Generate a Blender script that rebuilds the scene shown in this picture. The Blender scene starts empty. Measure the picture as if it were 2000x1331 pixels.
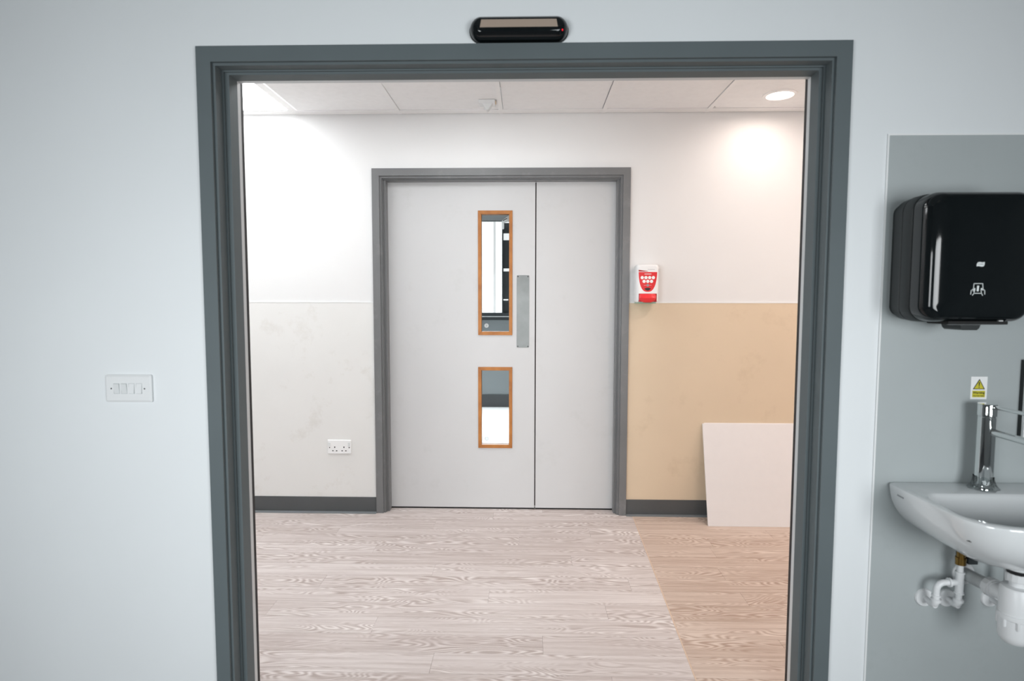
import bpy, bmesh, math, random
from mathutils import Vector, Matrix
random.seed(7)
scene = bpy.context.scene
C = scene.collection

# ------------------------------------------------------------------ camera
F_PX, YAW, PITCH, ROLL = 1162.09, -0.0247, 0.0695, 0.0013
cam_d = bpy.data.cameras.new('camera')
cam = bpy.data.objects.new('camera', cam_d)
C.objects.link(cam)
cam_d.sensor_width = 36.0
cam_d.lens = F_PX / 2000 * 36.0
cam_d.clip_start = 0.02
fwd = Vector((math.sin(YAW) * math.cos(PITCH), math.cos(YAW) * math.cos(PITCH), -math.sin(PITCH)))
rt = Vector((math.cos(YAW), -math.sin(YAW), 0))
up = rt.cross(fwd)
r2 = rt * math.cos(ROLL) + up * math.sin(ROLL)
u2 = -rt * math.sin(ROLL) + up * math.cos(ROLL)
cam.matrix_world = Matrix(((r2.x, u2.x, -fwd.x, 0.0), (r2.y, u2.y, -fwd.y, -1.8147), (r2.z, u2.z, -fwd.z, 1.3189), (0, 0, 0, 1)))
cam_d.dof.use_dof = True
cam_d.dof.focus_distance = 3.55
cam_d.dof.aperture_fstop = 3.2
scene.camera = cam

# ------------------------------------------------------------------ light
scene.view_settings.view_transform = 'Standard'
scene.view_settings.look = 'None'
scene.view_settings.exposure = 0.0
scene.view_settings.gamma = 1.0
scene.view_settings.use_curve_mapping = False
world = bpy.data.worlds.new('daylight')
scene.world = world
world.use_nodes = True
world.node_tree.nodes['Background'].inputs[0].default_value = (0.78, 0.9, 1.0, 1)
world.node_tree.nodes['Background'].inputs[1].default_value = 1.0

def area(name, loc, direction, sx, sy, power, col, spread=180):
    l = bpy.data.lights.new(name, 'AREA')
    l.shape = 'RECTANGLE'; l.size = sx; l.size_y = sy; l.energy = power; l.color = col; l.spread = math.radians(spread)
    o = bpy.data.objects.new(name, l)
    C.objects.link(o)
    o.location = loc
    o.rotation_euler = Vector(direction).to_track_quat('-Z', 'Y').to_euler()
    return o
# daylight entering by the windows of the near room (behind the camera) and of the room behind the double door
area('window_daylight', (-1.45, -2.96, 1.15), (0.33, 1, -0.10), 1.2, 1.15, 20.5, (0.955, 0.985, 1.0), 100)
area('window_daylight', (1.45, -2.96, 1.15), (-0.37, 1, -0.10), 1.2, 1.15, 18.5, (0.955, 0.985, 1.0), 100)
area('window_daylight', (-0.45, 5.30, 1.7), (0, -0.55, -0.83), 1.1, 1.0, 75, (0.9, 0.96, 1.0), 100)
LED_STRENGTH, DOWN_WATT = 8.6, 7.0
ROOM_LED = 0.35

# ------------------------------------------------------------------ constants
YF = 1.7695          # far corridor wall
ZC = 2.4096          # corridor ceiling
YD = 1.843           # far door leaf face
XL, XR, NY = -2.9, 2.4, -3.0

# ------------------------------------------------------------------ materials
def mat(name, col, rough=0.5, metal=0.0, noise=0.0, scale=8.0, bump=0.0, bscale=120.0, coat=0.0, spec=0.5, stain=None, stain_amt=0.0, stain_scale=3.0, trans=0.0):
    m = bpy.data.materials.new(name)
    m.use_nodes = True
    nt = m.node_tree
    b = nt.nodes['Principled BSDF']
    b.inputs['Base Color'].default_value = (*col, 1)
    b.inputs['Roughness'].default_value = rough
    b.inputs['Metallic'].default_value = metal
    b.inputs['Coat Weight'].default_value = coat
    b.inputs['Specular IOR Level'].default_value = spec
    b.inputs['Transmission Weight'].default_value = trans
    tc = nt.nodes.new('ShaderNodeTexCoord')
    src = None
    if noise > 0:
        n = nt.nodes.new('ShaderNodeTexNoise')
        n.inputs['Scale'].default_value = scale; n.inputs['Detail'].default_value = 5
        nt.links.new(tc.outputs['Object'], n.inputs['Vector'])
        r = nt.nodes.new('ShaderNodeMapRange')
        r.inputs[1].default_value = 0.3; r.inputs[2].default_value = 0.7
        r.inputs[3].default_value = 1 - noise; r.inputs[4].default_value = 1 + noise
        nt.links.new(n.outputs[0], r.inputs[0])
        mx = nt.nodes.new('ShaderNodeMix'); mx.data_type = 'RGBA'; mx.blend_type = 'MULTIPLY'
        mx.inputs[0].default_value = 1.0; mx.inputs[6].default_value = (*col, 1)
        nt.links.new(r.outputs[0], mx.inputs[7])
        src = mx.outputs[2]
    if stain:
        n = nt.nodes.new('ShaderNodeTexNoise')
        n.inputs['Scale'].default_value = stain_scale; n.inputs['Detail'].default_value = 8; n.inputs['Roughness'].default_value = 0.7
        nt.links.new(tc.outputs['Object'], n.inputs['Vector'])
        r = nt.nodes.new('ShaderNodeMapRange')
        r.inputs[1].default_value = 0.56; r.inputs[2].default_value = 0.78
        r.inputs[3].default_value = 0.0; r.inputs[4].default_value = stain_amt
        nt.links.new(n.outputs[0], r.inputs[0])
        mx = nt.nodes.new('ShaderNodeMix'); mx.data_type = 'RGBA'
        nt.links.new(r.outputs[0], mx.inputs[0])
        if src: nt.links.new(src, mx.inputs[6])
        else: mx.inputs[6].default_value = (*col, 1)
        mx.inputs[7].default_value = (*stain, 1)
        src = mx.outputs[2]
    if src: nt.links.new(src, b.inputs['Base Color'])
    if bump > 0:
        n = nt.nodes.new('ShaderNodeTexNoise')
        n.inputs['Scale'].default_value = bscale; n.inputs['Detail'].default_value = 4
        nt.links.new(tc.outputs['Object'], n.inputs['Vector'])
        bp = nt.nodes.new('ShaderNodeBump')
        bp.inputs['Strength'].default_value = bump; bp.inputs['Distance'].default_value = 0.002
        nt.links.new(n.outputs[0], bp.inputs['Height'])
        nt.links.new(bp.outputs[0], b.inputs['Normal'])
    return m

def emit(name, col, strength):
    m = bpy.data.materials.new(name)
    m.use_nodes = True
    b = m.node_tree.nodes['Principled BSDF']
    b.inputs['Base Color'].default_value = (0.8 * col[0] ** 3, 0.8 * col[1] ** 3, 0.8 * col[2] ** 3, 1)
    b.inputs['Emission Color'].default_value = (*col, 1)
    b.inputs['Emission Strength'].default_value = strength
    return m

def glass_mat(name, tint=(0.93, 0.95, 0.95)):
    m = bpy.data.materials.new(name)
    m.use_nodes = True
    nt = m.node_tree
    nt.nodes.remove(nt.nodes['Principled BSDF'])
    out = nt.nodes['Material Output']
    tr = nt.nodes.new('ShaderNodeBsdfTransparent'); tr.inputs[0].default_value = (*tint, 1)
    gl = nt.nodes.new('ShaderNodeBsdfGlossy'); gl.inputs['Roughness'].default_value = 0.01
    fr = nt.nodes.new('ShaderNodeFresnel'); fr.inputs[0].default_value = 1.45
    mx = nt.nodes.new('ShaderNodeMixShader')
    nt.links.new(fr.outputs[0], mx.inputs[0]); nt.links.new(tr.outputs[0], mx.inputs[1]); nt.links.new(gl.outputs[0], mx.inputs[2])
    nt.links.new(mx.outputs[0], out.inputs['Surface'])
    return m

def plank_mat(name, base, light, dark):
    m = bpy.data.materials.new(name)
    m.use_nodes = True
    nt = m.node_tree; L = nt.links; N = nt.nodes
    b = N['Principled BSDF']; b.inputs['Roughness'].default_value = 0.62; b.inputs['Specular IOR Level'].default_value = 0.22
    tc = N.new('ShaderNodeTexCoord'); oi = N.new('ShaderNodeObjectInfo')
    def math_(op, a, bb=None):
        n = N.new('ShaderNodeMath'); n.operation = op
        for i, v in enumerate((a, bb)):
            if v is None: continue
            if isinstance(v, (int, float)): n.inputs[i].default_value = v
            else: L.new(v, n.inputs[i])
        return n.outputs[0]
    off = math_('MULTIPLY', oi.outputs['Random'], 37.0)
    cmb = N.new('ShaderNodeCombineXYZ'); L.new(off, cmb.inputs[0]); L.new(off, cmb.inputs[1]); L.new(off, cmb.inputs[2])
    add = N.new('ShaderNodeVectorMath'); L.new(tc.outputs['Object'], add.inputs[0]); L.new(cmb.outputs[0], add.inputs[1])
    def stretched(sx, sy, detail, dist=0.0):
        mp = N.new('ShaderNodeVectorMath'); mp.operation = 'MULTIPLY'
        mp.inputs[1].default_value = (sx, sy, 1); L.new(add.outputs[0], mp.inputs[0])
        n = N.new('ShaderNodeTexNoise'); n.inputs['Scale'].default_value = 1.0; n.inputs['Detail'].default_value = detail
        n.inputs['Distortion'].default_value = dist
        L.new(mp.outputs[0], n.inputs['Vector']); return n.outputs[0]
    cont = stretched(3.0, 15.0, 0.6, 0.45)
    s = math_('SINE', math_('MULTIPLY', cont, 120.0))
    mask = stretched(1.6, 11.0, 2.0)
    mr = N.new('ShaderNodeMapRange'); mr.inputs[1].default_value = 0.42; mr.inputs[2].default_value = 0.62
    L.new(mask, mr.inputs[0])
    streak = stretched(2.5, 70.0, 5.0)
    fine = stretched(30.0, 420.0, 3.0)
    smix = math_('MULTIPLY', s, mr.outputs[0])
    v = math_('ADD', math_('MULTIPLY', smix, 0.26), math_('ADD', math_('MULTIPLY', streak, 0.72), math_('MULTIPLY', fine, 0.28)))
    v = math_('ADD', v, math_('MULTIPLY', math_('SUBTRACT', oi.outputs['Random'], 0.5), 0.16))
    ramp = N.new('ShaderNodeValToRGB')
    e = ramp.color_ramp.elements
    e[0].position = 0.22; e[0].color = (*dark, 1)
    e[1].position = 0.86; e[1].color = (*light, 1)
    mid = ramp.color_ramp.elements.new(0.51); mid.color = (*base, 1)
    L.new(v, ramp.inputs[0]); L.new(ramp.outputs[0], b.inputs['Base Color'])
    bp = N.new('ShaderNodeBump'); bp.inputs['Strength'].default_value = 0.08; bp.inputs['Distance'].default_value = 0.0008
    L.new(v, bp.inputs['Height']); L.new(bp.outputs[0], b.inputs['Normal'])
    return m

def wood_mat(name, base, dark):
    m = bpy.data.materials.new(name)
    m.use_nodes = True
    nt = m.node_tree; L = nt.links
    b = nt.nodes['Principled BSDF']; b.inputs['Roughness'].default_value = 0.45
    tc = nt.nodes.new('ShaderNodeTexCoord')
    n = nt.nodes.new('ShaderNodeTexNoise'); n.inputs['Scale'].default_value = 14; n.inputs['Detail'].default_value = 6
    L.new(tc.outputs['Object'], n.inputs['Vector'])
    r = nt.nodes.new('ShaderNodeValToRGB')
    r.color_ramp.elements[0].position = 0.35; r.color_ramp.elements[0].color = (*dark, 1)
    r.color_ramp.elements[1].position = 0.65; r.color_ramp.elements[1].color = (*base, 1)
    L.new(n.outputs[0], r.inputs[0]); L.new(r.outputs[0], b.inputs['Base Color'])
    return m

M = {}
M['wall_near'] = mat('cool_white_paint', (0.80, 0.825, 0.84), 0.55, noise=0.012, scale=2.5, bump=0.05, bscale=260)
M['wall_cor'] = mat('white_paint', (0.805, 0.802, 0.80), 0.55, noise=0.012, scale=2.5, bump=0.05, bscale=260)
M['wall_rear'] = mat('grey_paint', (0.33, 0.36, 0.37), 0.6, noise=0.03, scale=3)
M['wall_side'] = mat('pale_grey_paint', (0.42, 0.45, 0.46), 0.6, noise=0.02, scale=3)
M['ceil'] = mat('ceiling_white', (0.80, 0.79, 0.785), 0.8)
M['tile'] = mat('mineral_tile', (0.94, 0.94, 0.94), 0.9, noise=0.02, scale=30, bump=0.15, bscale=400)
M['tbar'] = mat('white_grid_metal', (0.95, 0.945, 0.94), 0.4)
M['clad_grey'] = mat('grey_hygiene_sheet', (0.41, 0.445, 0.45), 0.42, noise=0.03, scale=3, stain=(0.34, 0.37, 0.37), stain_amt=0.5, stain_scale=6)
M['clad_cream'] = mat('cream_hygiene_sheet', (0.80, 0.793, 0.775), 0.5, noise=0.015, scale=3, stain=(0.60, 0.56, 0.50), stain_amt=0.55, stain_scale=5)
M['clad_tan'] = mat('tan_hygiene_sheet', (0.74, 0.60, 0.44), 0.5, noise=0.015, scale=3, stain=(0.58, 0.45, 0.31), stain_amt=0.5, stain_scale=5)
M['cap'] = mat('white_capping', (0.85, 0.86, 0.86), 0.4)
M['frame'] = mat('grey_gloss_paint', (0.117, 0.141, 0.149), 0.6, spec=0.3, noise=0.03, scale=6)
M['frame2'] = mat('grey_satin_paint', (0.175, 0.178, 0.182), 0.35, noise=0.03, scale=6, stain=(0.3, 0.3, 0.3), stain_amt=0.5, stain_scale=9)
M['seal'] = mat('black_rubber', (0.008, 0.008, 0.009), 0.6)
M['lit_edge_strip'] = mat('lit_lining_pale', (0.62, 0.64, 0.65), 0.35)  # pale tone stands in for corridor light on the lining
M['door'] = mat('pale_grey_laminate', (0.60, 0.60, 0.605), 0.45, noise=0.012, scale=3, stain=(0.50, 0.50, 0.49), stain_amt=0.45, stain_scale=5)
M['door_edge'] = mat('dark_door_edge', (0.05, 0.04, 0.035), 0.6)
M['oak'] = wood_mat('oak_bead', (0.48, 0.185, 0.035), (0.35, 0.12, 0.02))
M['glass'] = glass_mat('clear_glass')
M['steel'] = mat('brushed_steel', (0.235, 0.24, 0.235), 0.40, metal=1.0, noise=0.12, scale=10)
M['chrome'] = mat('chrome', (0.78, 0.80, 0.80), 0.06, metal=1.0)
M['skirt'] = mat('dark_grey_vinyl', (0.085, 0.09, 0.093), 0.5, noise=0.05, scale=6)
M['skirt_lip'] = mat('grey_vinyl_lip', (0.22, 0.24, 0.25), 0.45)
M['plank_a'] = plank_mat('pale_oak_vinyl', (0.62, 0.552, 0.528), (0.80, 0.745, 0.722), (0.45, 0.375, 0.345))
M['plank_b'] = plank_mat('warm_oak_vinyl', (0.59, 0.472, 0.40), (0.74, 0.63, 0.555), (0.43, 0.315, 0.25))
M['weld'] = mat('tan_weld_seam', (0.66, 0.50, 0.38), 0.5)
M['underlay'] = mat('floor_joint', (0.30, 0.24, 0.215), 0.7)
M['near_floor'] = mat('dark_vinyl_floor', (0.13, 0.13, 0.135), 0.5, noise=0.04, scale=8)
M['rear_floor'] = mat('pale_vinyl_floor', (0.72, 0.71, 0.70), 0.5, noise=0.04, scale=8)
M['plastic'] = mat('white_plastic', (0.82, 0.83, 0.835), 0.28)
M['plastic2'] = mat('bright_white_plastic', (0.90, 0.90, 0.90), 0.25)
M['rocker'] = mat('grey_white_rocker', (0.76, 0.775, 0.78), 0.3)
M['black_gloss'] = mat('black_gloss_plastic', (0.006, 0.008, 0.009), 0.05, spec=0.4)
M['black_matte'] = mat('shaded_side_black', (0.011, 0.015, 0.016), 0.45)
M['black_hole'] = mat('dark_hole', (0.01, 0.01, 0.01), 0.8)
M['white_print'] = mat('white_print', (0.78, 0.82, 0.82), 0.5)
M['grey_print'] = mat('grey_print', (0.30, 0.32, 0.33), 0.5)
M['black_print'] = mat('black_print', (0.02, 0.02, 0.015), 0.5)
M['yellow'] = mat('yellow_print', (0.60, 0.53, 0.03), 0.5)
M['red'] = mat('red_plastic', (0.75, 0.018, 0.022), 0.3)
M['red_dark'] = mat('dark_red_plastic', (0.40, 0.008, 0.012), 0.35)
M['red2'] = mat('light_red_plastic', (0.86, 0.04, 0.045), 0.28)
M['ceramic'] = mat('white_ceramic', (0.76, 0.78, 0.79), 0.09, coat=0.4)
M['pipe'] = mat('white_pvc', (0.80, 0.81, 0.82), 0.35)
M['pipe_grey'] = mat('pale_grey_pvc', (0.56, 0.58, 0.585), 0.35)
M['brass'] = mat('aged_brass', (0.30, 0.185, 0.055), 0.28, metal=1.0, noise=0.15, scale=60)
M['film'] = glass_mat('clear_film', (0.9, 0.92, 0.92))
M['green'] = mat('green_plastic', (0.30, 0.52, 0.36), 0.4)
M['board'] = mat('white_board', (0.80, 0.77, 0.765), 0.8, noise=0.01, scale=20)
M['dark_metal'] = mat('dark_frame_metal', (0.05, 0.058, 0.062), 0.45)
M['led'] = emit('led_diffuser', (0.955, 0.985, 1.0), LED_STRENGTH)
M['led_room'] = emit('room_led_diffuser', (1.0, 0.96, 0.90), ROOM_LED)
M['down'] = emit('downlight_diffuser', (1.0, 0.86, 0.74), 12.0)
M['sky_pane'] = emit('frosted_pane_daylight', (1.0, 1.0, 1.0), 1.0)
M['smoked_lens'] = mat('smoked_beige_lens', (0.40, 0.315, 0.255), 0.25)
M['mullion_glow'] = emit('glowing_mullion_white', (1.0, 1.0, 1.0), 0.45)  # mullion glow, stands in for daylight on the seam
M['bar_glow'] = emit('glowing_bar_white', (1.0, 1.0, 1.0), 0.75)  # bars made to glow in place of daylight reflected off them
M['red_led'] = emit('red_led', (1.0, 0.02, 0.05), 0.5)

# ------------------------------------------------------------------ mesh helpers
def obj(name, bm, m, parent=None, smooth=False, loc=None):
    me = bpy.data.meshes.new(name)
    bmesh.ops.recalc_face_normals(bm, faces=bm.faces)
    bm.to_mesh(me); bm.free()
    ms = m if isinstance(m, (list, tuple)) else [m]
    for k in ms: me.materials.append(M[k])
    if smooth:
        for p in me.polygons: p.use_smooth = True
        me.set_sharp_from_angle(angle=math.radians(38))
    o = bpy.data.objects.new(name, me)
    C.objects.link(o)
    if parent is not None: o.parent = parent
    if loc is not None: o.location = loc
    return o

def tag(o, label=None, cat=None, group=None, kind=None):
    if label: o['label'] = label
    if cat: o['category'] = cat
    if group: o['group'] = group
    if kind: o['kind'] = kind
    return o

def thing(name, loc, label, cat, group=None, kind=None):
    """an Empty at the thing's base; its parts are meshes in world coordinates"""
    o = bpy.data.objects.new(name, None)
    C.objects.link(o); o.location = loc; o.empty_display_size = 0.05
    return tag(o, label, cat, group, kind)

def adopt(root):
    """parts are modelled in world coordinates: keep them there under a moved Empty"""
    for ch in root.children:
        ch.matrix_parent_inverse = Matrix.Translation(-Vector(root.location))

def box(bm, x0, x1, y0, y1, z0, z1, bev=0.0, seg=2):
    v = [bm.verts.new(p) for p in ((x0, y0, z0), (x1, y0, z0), (x1, y1, z0), (x0, y1, z0), (x0, y0, z1), (x1, y0, z1), (x1, y1, z1), (x0, y1, z1))]
    fs = [bm.faces.new([v[i] for i in q]) for q in ((0, 3, 2, 1), (4, 5, 6, 7), (0, 1, 5, 4), (1, 2, 6, 5), (2, 3, 7, 6), (3, 0, 4, 7))]
    if bev > 0:
        es = list({e for f in fs for e in f.edges})
        bmesh.ops.bevel(bm, geom=es, offset=bev, segments=seg, profile=0.6, affect='EDGES')

def bx(x0, x1, y0, y1, z0, z1, bev=0.0, seg=2):
    bm = bmesh.new(); box(bm, x0, x1, y0, y1, z0, z1, bev, seg); return bm

def boxes(lst, bev=0.0):
    bm = bmesh.new()
    for q in lst: box(bm, *q, bev=bev)
    return bm

def loft(rings, cap0=True, cap1=True, bm=None, mats=None):
    bm = bm or bmesh.new()
    vr = [[bm.verts.new(p) for p in r] for r in rings]
    n = len(rings[0])
    for a, b in zip(vr, vr[1:]):
        for i in range(n):
            bm.faces.new((a[i], a[(i + 1) % n], b[(i + 1) % n], b[i]))
    if cap0: bm.faces.new(vr[0][::-1])
    if cap1: bm.faces.new(vr[-1])
    return bm

def rr(cx, cz, hw, hh, rads, n=6):
    """rounded rectangle, rads for corners (+x+z, -x+z, -x-z, +x-z)"""
    if isinstance(rads, (int, float)): rads = (rads,) * 4
    pts = []
    for k, (sx, sz) in enumerate(((1, 1), (-1, 1), (-1, -1), (1, -1))):
        r = min(rads[k], hw - 1e-5, hh - 1e-5)
        ox, oz = cx + sx * (hw - r), cz + sz * (hh - r)
        for i in range(n + 1):
            a = math.pi / 2 * (k + i / n)
            pts.append((ox + r * math.cos(a), oz + r * math.sin(a)))
    return pts

def wallstack(cx, cz, stack, n=6):
    """rings on an x-z plane: stack of (y, half width, half height, corner radius)"""
    return loft([[(x, y, z) for x, z in rr(cx, cz, hw, hh, r, n)] for y, hw, hh, r in stack])

def tube(pts, r, seg=14, cap=True, bm=None):
    bm = bm or bmesh.new()
    pts = [Vector(p) for p in pts]
    rs = r if isinstance(r, (list, tuple)) else [r] * len(pts)
    rings = []
    t0 = (pts[1] - pts[0]).normalized()
    ref = Vector((0, 0, 1)) if abs(t0.z) < 0.9 else Vector((1, 0, 0))
    nrm = t0.cross(ref).normalized()
    for i, p in enumerate(pts):
        a = pts[max(i - 1, 0)]; b = pts[min(i + 1, len(pts) - 1)]
        t = (b - a).normalized()
        nrm = (nrm - t * nrm.dot(t)).normalized()
        bn = t.cross(nrm)
        rings.append([p + nrm * rs[i] * math.cos(2 * math.pi * k / seg) + bn * rs[i] * math.sin(2 * math.pi * k / seg) for k in range(seg)])
    return loft(rings, cap, cap, bm)

def lathe(cx, cy, prof, seg=32, bm=None):
    """prof: list of (radius, z), vertical axis"""
    return loft([[(cx + r * math.cos(2 * math.pi * k / seg), cy + r * math.sin(2 * math.pi * k / seg), z) for k in range(seg)] for r, z in prof], True, True, bm)

def disc_y(cx, cz, stack, seg=28, bm=None):
    """stack of (y, radius) about an axis along y"""
    return loft([[(cx + r * math.cos(2 * math.pi * k / seg), y, cz + r * math.sin(2 * math.pi * k / seg)) for k in range(seg)] for y, r in stack], True, True, bm)

def prism_y(poly, y0, y1, bm=None):
    return loft([[(x, y0, z) for x, z in poly], [(x, y1, z) for x, z in poly]], True, True, bm)

def arc(p0, c, p1, n=6):
    """quadratic bend p0 -> p1 with corner c"""
    p0, c, p1 = Vector(p0), Vector(c), Vector(p1)
    return [(1 - t) ** 2 * p0 + 2 * t * (1 - t) * c + t * t * p1 for t in [i / n for i in range(n + 1)]]

def text(name, s, size, loc, m, parent, align='CENTER', xscale=1.0, bold=0.0):
    """flat lettering standing on an x-z plane, read from -y"""
    cu = bpy.data.curves.new(name, 'FONT')
    cu.body = s; cu.size = size; cu.align_x = align; cu.align_y = 'CENTER'; cu.extrude = 0.0001; cu.offset = bold
    t = bpy.data.objects.new(name, cu)
    C.objects.link(t)
    dg = bpy.context.evaluated_depsgraph_get()
    me = bpy.data.meshes.new_from_object(t.evaluated_get(dg))
    bpy.data.objects.remove(t); bpy.data.curves.remove(cu)
    me.name = name
    me.transform(Matrix.Translation(loc) @ Matrix.Rotation(math.pi / 2, 4, 'X') @ Matrix.Diagonal((xscale, 1, 1, 1)))
    me.materials.clear(); me.materials.append(M[m])
    o = bpy.data.objects.new(name, me)
    C.objects.link(o); o.parent = parent
    return o

def struct(name, bm, m, parent=None, smooth=False, label=None):
    o = obj(name, bm, m, parent, smooth)
    if parent is None: o['kind'] = 'structure'
    if label: o['label'] = label
    return o

# ------------------------------------------------------------------ shell: near room
OX0, OX1, OZ = -0.945, 0.90, 2.022      # rough doorway in the dividing wall
TW = 0.115                              # its thickness
wall_front = struct('wall_front', boxes([(XL, OX0, 0, TW, 0, 2.7), (OX1, XR, 0, TW, 0, 2.7), (OX0, OX1, 0, TW, OZ, 2.7)]), 'wall_near')
wall_front['label'] = 'cool white painted wall around the wide doorway'
struct('floor_near', bx(XL, XR, NY, 0.0, -0.06, 0), 'near_floor', label='dark floor of the near room')
struct('ceiling_near', bx(XL, XR, NY, 0.0, 2.7, 2.76), 'wall_side', label='pale grey ceiling of the near room')
struct('wall_left', bx(XL - 0.1, XL, NY, 0.0, 0, 2.7), 'wall_side', label='pale grey side wall of the near room left of the doorway')
def wall_with_hole_x(x0, x1, y0, y1, a0, a1, z0, z1):   # wall in x-z, hole(s) a
    lst = []; px = x0
    for h0, h1 in zip(a0, a1):
        lst += [(px, h0, y0, y1, 0, 2.7), (h0, h1, y0, y1, 0, z0), (h0, h1, y0, y1, z1, 2.7)]
        px = h1
    lst.append((px, x1, y0, y1, 0, 2.7))
    return boxes(lst)
struct('wall_behind_camera', wall_with_hole_x(XL, XR, NY - 0.1, NY, (-2.1, 0.8), (-0.8, 2.1), 0.55, 1.75), 'wall_side', label='pale grey wall with two windows behind the camera')
struct('wall_right', bx(XR, XR + 0.1, NY, 0.0, 0, 2.7), 'wall_side', label='pale grey side wall of the near room beyond the sink')
n_w = 0
for (x0, x1) in ((-2.1, -0.8), (0.8, 2.1)):
    n_w += 1
    w = struct('window_%d' % n_w, boxes([(x0, x0 + 0.05, NY - 0.08, NY - 0.03, 0.55, 1.75), (x1 - 0.05, x1, NY - 0.08, NY - 0.03, 0.55, 1.75), (x0, x1, NY - 0.08, NY - 0.03, 0.55, 0.6), (x0, x1, NY - 0.08, NY - 0.03, 1.70, 1.75), ((x0 + x1) / 2 - 0.025, (x0 + x1) / 2 + 0.025, NY - 0.08, NY - 0.03, 0.55, 1.75)]), 'plastic', label='white framed window behind the camera')
    obj('pane', bx(x0 + 0.05, x1 - 0.05, NY - 0.06, NY - 0.055, 0.6, 1.70), 'glass', w)
for cx, sd in ((-1.2, 'left'), (0.9, 'right')):
    t = thing('led_panel_light', (cx, -1.9, 2.7), 'square led panel in the near room ceiling, %s of the two' % sd, 'ceiling light', 'led panels of the near room')
    obj('frame', boxes([(cx - 0.3, cx + 0.3, -2.2, -2.175, 2.688, 2.7), (cx - 0.3, cx + 0.3, -1.625, -1.6, 2.688, 2.7), (cx - 0.3, cx - 0.275, -2.175, -1.625, 2.688, 2.7), (cx + 0.275, cx + 0.3, -2.175, -1.625, 2.688, 2.7)]), 'tbar', t)
    obj('diffuser', bx(cx - 0.275, cx + 0.275, -2.175, -1.625, 2.691, 2.7), 'led_room', t)
    adopt(t)
# grey sheet behind the sink, with its pale capping
sheet = obj('cladding_sheet', bx(1.0632, XR, -0.003, 0, 0.0, 1.8), 'clad_grey', wall_front)
obj('capping_strip', boxes([(1.0585, 1.0632, -0.0045, 0, 0, 1.8047), (1.0632, XR, -0.0045, 0, 1.8, 1.8047)]), 'cap', wall_front)

# doorway frame of the near wall
tr1 = thing('trim_1', (-0.02, 0, 0), 'dark grey moulded frame around the wide open doorway', None, kind='structure')
CX0, CX1, CI0, CI1, CZ, CIZ = -0.9855, 0.9405, -0.942, 0.8955, 2.067, 2.0215
def mitre_u(x0, x1, xi0, xi1, zo, zi, y0, y1, bev=0.0015):
    """three mitred members of a door surround as separate meshes"""
    out = []
    for poly in ([(x0, 0), (xi0, 0), (xi0, zi), (x0, zo)], [(xi1, 0), (x1, 0), (x1, zo), (xi1, zi)], [(x0, zo), (xi0, zi), (xi1, zi), (x1, zo)]):
        bm = prism_y(poly, y0, y1)
        if bev: bmesh.ops.bevel(bm, geom=list(bm.edges), offset=bev, segments=1, affect='EDGES')
        out.append(bm)
    return out
for bm in mitre_u(CX0, CX1, CI0, CI1, CZ, CIZ, -0.018, 0.0, 0.0): obj('architrave', bm, 'frame', tr1)
for bm in mitre_u(OX0, OX1, -0.9335, 0.8880, OZ, 2.0140, -0.0065, TW, 0.0): obj('lining', bm, 'frame', tr1)
for bm in mitre_u(-0.9335, 0.8880, -0.9275, 0.8820, 2.0140, 2.0100, 0.031, 0.036, 0.0): obj('stop_bead', bm, 'frame', tr1)
for bm in mitre_u(-0.9335, 0.8880, -0.9145, 0.8720, 2.0140, 2.0030, 0.0385, 0.090, 0.0): obj('door_stop', bm, 'frame', tr1)
for bm in mitre_u(-0.9335, 0.8880, -0.9150, 0.8725, 2.0140, 2.0030, 0.0905, 0.111, 0.0): obj('lit_edge_strip', bm, 'lit_edge_strip', tr1)  # lining end coloured pale, as if catching the corridor light
for x0, x1 in ((-0.9335, -0.9155), (0.8730, 0.8880)):
    obj('seal', bx(x0, x1, 0.1115, 0.129, 0, 2.0140), 'seal', tr1)
adopt(tr1)

# ------------------------------------------------------------------ shell: corridor
KX0, KX1 = -4.4, 3.4
FX0, FX1, FZ = -0.9228, 0.6087, 2.0916       # outer edges of the double door frame
wall_back = struct('wall_back', boxes([(KX0, FX0 + 0.03, YF, YF + 0.16, 0, 2.6), (FX1 - 0.03, KX1, YF, YF + 0.16, 0, 2.6), (FX0 + 0.03, FX1 - 0.03, YF, YF + 0.16, FZ - 0.03, 2.6)]), 'wall_cor', label='white corridor wall around the grey double door')
struct('wall_corridor_left', bx(KX0 - 0.1, KX0, TW, YF, 0, 2.6), 'wall_cor', label='white end wall of the corridor on the left')
struct('wall_corridor_right', bx(KX1, KX1 + 0.1, TW, YF, 0, 2.6), 'wall_cor', label='white end wall of the corridor on the right')
obj('corridor_face', boxes([(KX0, OX0, TW, TW + 0.004, 0, 2.6), (OX1, KX1, TW, TW + 0.004, 0, 2.6), (OX0, OX1, TW, TW + 0.004, OZ, 2.6)]), 'wall_cor', wall_front)
ZD = 1.3024
obj('cladding_sheet', bx(KX0, FX0, YF - 0.003, YF, 0.09, ZD - 0.006), 'clad_cream', wall_back)['label'] = 'pale cream wall sheet left of the double door'
obj('cladding_sheet', bx(FX1, KX1, YF - 0.003, YF, 0.09, ZD - 0.006), 'clad_tan', wall_back)['label'] = 'tan wall sheet right of the double door'
obj('capping_strip', bx(KX0, FX0, YF - 0.0045, YF, ZD - 0.006, ZD + 0.001), 'cap', wall_back)
obj('capping_strip', bx(FX1, KX1, YF - 0.0045, YF, ZD - 0.006, ZD + 0.001), 'cap', wall_back)
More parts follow.
